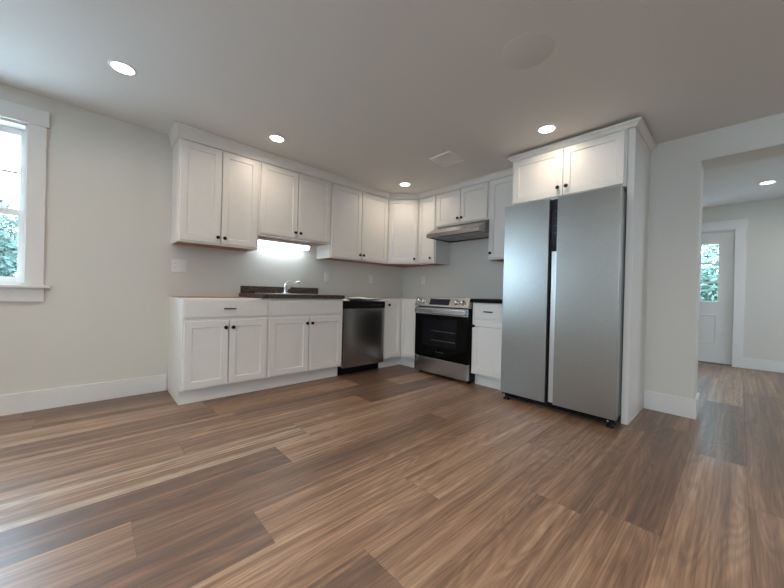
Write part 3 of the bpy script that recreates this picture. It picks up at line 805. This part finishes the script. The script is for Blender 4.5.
# ================================================================== RANGE
def kitchen_range():
    r = thing('electric_range', (-13, -51.2, 0), 'stainless electric range with black glass oven door under the hood', 'range')
    y0, y1 = -66.2, -36.25                         # right side, left side as seen
    build('body', MB().box(-24.6, -.9, y0 + .05, y1 - .05, 1.2, 34.9), 'blackplastic', r)
    build('cooktop', MB().box(-24.4, -.9, y0 - .1, y1 + .1, 34.95, 36.05), 'blackgloss', r, bevel=.1)
    # sloped control panel
    prof = [(-24.4, 36.1), (-25.4, 36.1), (-27.1, 32.1), (-26.9, 31.8), (-24.4, 31.8)]
    cp = build('control_panel', MB().prism(prof, lambda p, y: V(p[0], y, p[1]), y0, y1), 'steel', r, bevel=.08)
    dirv = V(-1.7, 0, -4.0).normalized(); nrm = V(-4.0, 0, 1.7).normalized()
    F = (V(-25.4, 0, 36.1), V(0, 1, 0), nrm)
    def on(y, t, d): return V(-25.4, y, 36.1) + dirv * t + nrm * d
    ds = MB(); q = [on(y, t, d) for d in (.0, .05) for (y, t) in ((-56.2, .75), (-45.0, .75), (-45.0, 3.6), (-56.2, 3.6))]
    build('display', ds.add(q, [(0,1,2,3),(7,6,5,4),(0,4,5,1),(1,5,6,2),(2,6,7,3),(3,7,4,0)]), 'display', cp)
    for y in (-38.6, -41.4, -60.0, -63.2):
        build('knob', MB().lathe(on(y, 2.15, 0), nrm, [(1.2, 0), (1.15, .25), (.95, .3), (.9, 1.15), (.75, 1.3), (0, 1.3)], 24), 'chrome', cp)
    # oven door
    d = build('oven_door', MB().box(-26.5, -24.65, y0 + .1, y1 - .1, 8.6, 31.5), 'blackgloss', r, bevel=.1)
    build('top_band', MB().box(-26.72, -26.5, y0 + .1, y1 - .1, 28.3, 31.45), 'steel', d, bevel=.05)
    hd = MB(); hd.prism([(-28.1, 30.7), (-27.8, 31.0), (-27.4, 30.9), (-27.4, 28.9), (-27.8, 28.7), (-28.1, 29.0)], lambda p, y: V(p[0], y, p[1]), y0 + 1.0, y1 - 1.0)
    for y in (y0 + 1.2, y1 - 2.2): hd.box(-27.5, -26.7, y, y + 1.0, 29.2, 30.6)
    build('handle', hd, 'steel', d, bevel=.1)
    wn = build('oven_window', MB().box(-26.54, -26.5, -60.5, -41.0, 14.0, 26.3), 'darkwindow', d)
    rk = MB()
    for z in (16.6, 20.8): rk.box(-26.57, -26.54, -59.8, -46.5, z, z + .22)
    build('rack', rk, 'rackgrey', wn)
    lg = MB()                                        # small illegible maker's mark
    for i, (w_, h_) in enumerate([(.35, .4), (.3, .3), (.12, .4), (.34, .3), (.34, .4), (.12, .3), (.34, .3), (.3, .3), (.3, .35)]):
        lg.box(-26.53, -26.5, -49.3 - i * .48 - w_, -49.3 - i * .48, 11.3, 11.3 + h_)
    build('maker_mark', lg, 'mark', d)
    dr = build('storage_drawer', MB().box(-26.5, -24.65, y0 + .1, y1 - .1, 1.6, 8.35), 'steel', r, bevel=.12)
    for x in (-23, -3):
        for y in (y0 + 1.5, y1 - 1.5):
            build('foot', MB().lathe((x, y, 0.02), (0, 0, 1), [(.8, 0), (.8, .3), (.4, .4), (.4, 1.3)], 10), 'blackplastic', r)
    return r
kitchen_range()
r = thing('countertop', (-12.5, -74.5, 34.5), 'short black countertop on the narrow cabinet between range and refrigerator', 'countertop')
build('slab', MB().box(-25.4, -.1, -82.4, -66.5, 34.55, 36.0), 'darkcounter', r, bevel=.1)

# hood
r = thing('range_hood', (-9.5, -51, 65.3), 'stainless sloped range hood below the short cabinet', 'range hood')
y0, y1 = -65.8, -36.05
pf = [(-.15, 71.4), (-11.8, 71.4), (-12.9, 71.0), (-19.6, 67.1), (-19.6, 65.3), (-19.0, 65.3), (-19.0, 66.0), (-.15, 66.0)]
hm = MB(); hm.prism(pf, lambda p, y: V(p[0], y, p[1]), y0, y1)
hm.box(-19.0, -.15, y0, y0 + .35, 65.3, 66.05); hm.box(-19.0, -.15, y1 - .35, y1, 65.3, 66.05); hm.box(-.6, -.15, y0, y1, 65.3, 66.05)
build('shell', hm, 'hoodsteel', r, bevel=.05)
for a, b in ((y0 + 1, -51.2), (-50.6, y1 - 1)):
    f = build('filter', MB().box(-16, -2.5, a, b, 65.7, 66.0), 'greymetal', r)
    sl = MB()
    for k in range(9): sl.box(-15.5 + k * 1.45, -14.9 + k * 1.45, a + .5, b - .5, 65.6, 65.7)
    build('filter_ribs', sl, 'steel', f)
build('switch_row', MB().box(-18.4, -17.2, -56, -52.5, 65.75, 66.0), 'blackplastic', r)

# ================================================================== REFRIGERATOR
def fridge():
    r = thing('refrigerator', (-17, -101.4, 0), 'stainless side-by-side refrigerator under the deep cabinet', 'refrigerator')
    ya, yb = -83.55, -119.0
    build('case', MB().box(-28.2, -2, -118.6, ya - .15, 2.4, 69.4), 'fridgeside', r, bevel=.1)
    def fdoor(y0, y1):
        pts = []; n = 5; rr = .14
        for cx, cy, a0 in ((-31 + rr, y1 - rr, math.pi / 2), (-31 + rr, y0 + rr, math.pi)):
            for k in range(n + 1):
                a = a0 + k * (math.pi / 2) / n
                pts.append((cx + rr * math.cos(a), cy + rr * math.sin(a)))
        pts += [(-28.4, y0), (-28.4, y1)]
        return build('door', MB().prism(pts, lambda p, z: V(p[0], p[1], z), 2.75, 69.9), 'fridge', r)
    dl = fdoor(-99.25, ya)
    drr = fdoor(yb, -101.75)
    build('door_gasket', MB().box(-29.6, -28.2, -101.75, -99.25, 2.9, 69.8), 'blackplastic', r)
    dp = build('display_panel', MB().box(-30.2, -29.6, -101.7, -99.9, 56.5, 69.6), 'display', r)
    mk = MB()
    for k in range(4): build('button', MB().box(-30.24, -30.2, -101.2, -100.6, 58.5 + k * 2.4, 58.65 + k * 2.4), 'mark', dp)
    hs = build('handle_strip', MB().box(-30.8, -29.6, -101.72, -100.25, 3.2, 52.5), 'silver', r, bevel=.12)
    build('grille', MB().box(-27.5, -26.5, yb + .6, ya - .6, .5, 2.6), 'blackplastic', r)
    for y in (ya - 1.6, yb + 1.6):
        f = MB(); f.lathe((-29.2, y, 0.02), (0, 0, 1), [(1.1, 0), (1.1, .5), (.55, .7), (.5, 2.6)], 14)
        f.box(-30.2, -27.5, y - 1.2, y + 1.2, 1.6, 2.7)
        ft = build('foot', f, 'blackplastic', r)
        build('foot_bolt', MB().lathe((-30.25, y + .5, 1.9), (-1, 0, 0), [(.35, 0), (.3, .2), (0, .22)], 10), 'chrome', ft)
    return r
fridge()

# ================================================================== CEILING FITTINGS
def downlight(x, y, label, power=LAMP_W, zc=None, first=[None]):
    z = ceil_z(x) if zc is None else zc
    if first[0] is None:
        r = thing('ceiling_downlight', (x, y, z), label, 'light', 'recessed ceiling downlights')
        build('trim_ring', MB().lathe((x, y, z), (0, 0, -1), [(2.95, -.1), (2.95, .08), (2.6, .2), (2.35, .2), (2.3, .1)], 32), 'ventwhite', r)
        build('lens', MB().lathe((x, y, z), (0, 0, -1), [(2.3, .08), (2.3, .14), (0.01, .16)], 32), 'lens', r)
        ld = bpy.data.lights.new('downlight_lamp', 'AREA'); ld.shape = 'DISK'; ld.size = 4.4 * I; ld.energy = power; ld.color = LAMP_COLOR
        ld.spread = math.radians(160)
        lo = bpy.data.objects.new('downlight_lamp', ld); COL.objects.link(lo); lo.parent = r; lo.location = (0, 0, -.3 * I)
        first[0] = r
        tilt = r
    else:
        s = first[0]; r = s.copy(); COL.objects.link(r); r.location = Vector((x, y, z)) * I
        for ch in list(s.children):
            c = ch.copy(); COL.objects.link(c); c.parent = r
            if c.type == 'LIGHT' and power != LAMP_W:
                c.data = c.data.copy(); c.data.energy = power
    r.rotation_euler = (0, math.atan(0.0185) if zc is None else 0, 0)
    r['label'] = label
    return r
downlight(-135.9, -34.1, 'round lit ceiling downlight nearest the kitchen window')
downlight(-92.6, -27.3, 'round lit ceiling downlight in front of the cabinets left of the sink')
downlight(-28.7, -29.2, 'small round lit ceiling downlight in front of the corner cabinet')
downlight(-34.8, -99.3, 'round lit ceiling downlight in front of the cabinet over the refrigerator')
downlight(92.5, -150.5, 'round lit ceiling downlight in the next room beyond the opening', zc=HC)
downlight(-136, -112, 'added out-of-view fill downlight in the middle of the kitchen behind the camera', LAMP_FILL_W)  # from here down: downlights added out of view as fill
downlight(-84, -170, 'added out-of-view fill downlight on the side of the kitchen away from the cabinets', LAMP_FILL_W)
downlight(-165, -190, 'added out-of-view fill downlight at the rear of the kitchen', LAMP_FILL_W)
downlight(-182, -34, 'added out-of-view fill downlight above the kitchen window')
downlight(-182, -112, 'added out-of-view fill downlight left of the middle of the kitchen', LAMP_FILL_W)
downlight(-226, -112, 'added out-of-view fill downlight close to the left kitchen wall')
downlight(-226, -34, 'added out-of-view fill downlight in the left kitchen corner')
downlight(58, -205, 'added out-of-view fill downlight near the added window of the next room', LAMP_FILL_W, zc=HC)  # fill lamp added out of view in the next room

r = thing('ceiling_vent', (-38.3, -62.1, 91.3), 'square white louvred ceiling vent above the range', 'vent')
zc = 91.5
def cz(x, d): return ceil_z(x) - d
def cbox(mb, x0, x1, y0, y1, d0, d1):
    q = [(x0,y0,cz(x0,d1)),(x1,y0,cz(x1,d1)),(x1,y1,cz(x1,d1)),(x0,y1,cz(x0,d1)),(x0,y0,cz(x0,d0)),(x1,y0,cz(x1,d0)),(x1,y1,cz(x1,d0)),(x0,y1,cz(x0,d0))]
    return mb.add(q, [(0,3,2,1),(4,5,6,7),(0,1,5,4),(1,2,6,5),(2,3,7,6),(3,0,4,7)])
vx0, vx1, vy0, vy1 = -43.3, -33.3, -67.0, -57.2
m = MB()
for a in ((vx0, vx1, vy0, vy0+1), (vx0, vx1, vy1-1, vy1), (vx0, vx0+1, vy0+1, vy1-1), (vx1-1, vx1, vy0+1, vy1-1)): cbox(m, *a, -.02, .5)
build('frame', m, 'ventwhite', r, bevel=.06)
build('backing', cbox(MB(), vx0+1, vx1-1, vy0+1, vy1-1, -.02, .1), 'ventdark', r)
m = MB()
for k in range(10): cbox(m, vx0 + 1.15 + k * .8, vx0 + 1.6 + k * .8, vy0+1, vy1-1, .1, .35)
build('louvres', m, 'ventwhite', r)
pl = MB().lathe((-70.6, -109, cz(-70.6, -.05)), (math.sin(-.0185), 0, -1), [(5.6, 0), (5.55, .06), (5.3, .12), (.01, .12)], 40)
tag(build('ceiling_cover_plate', pl, 'plate'), 'plain round cover plate lying flat on the ceiling, slightly darker than the paint', 'cover plate')
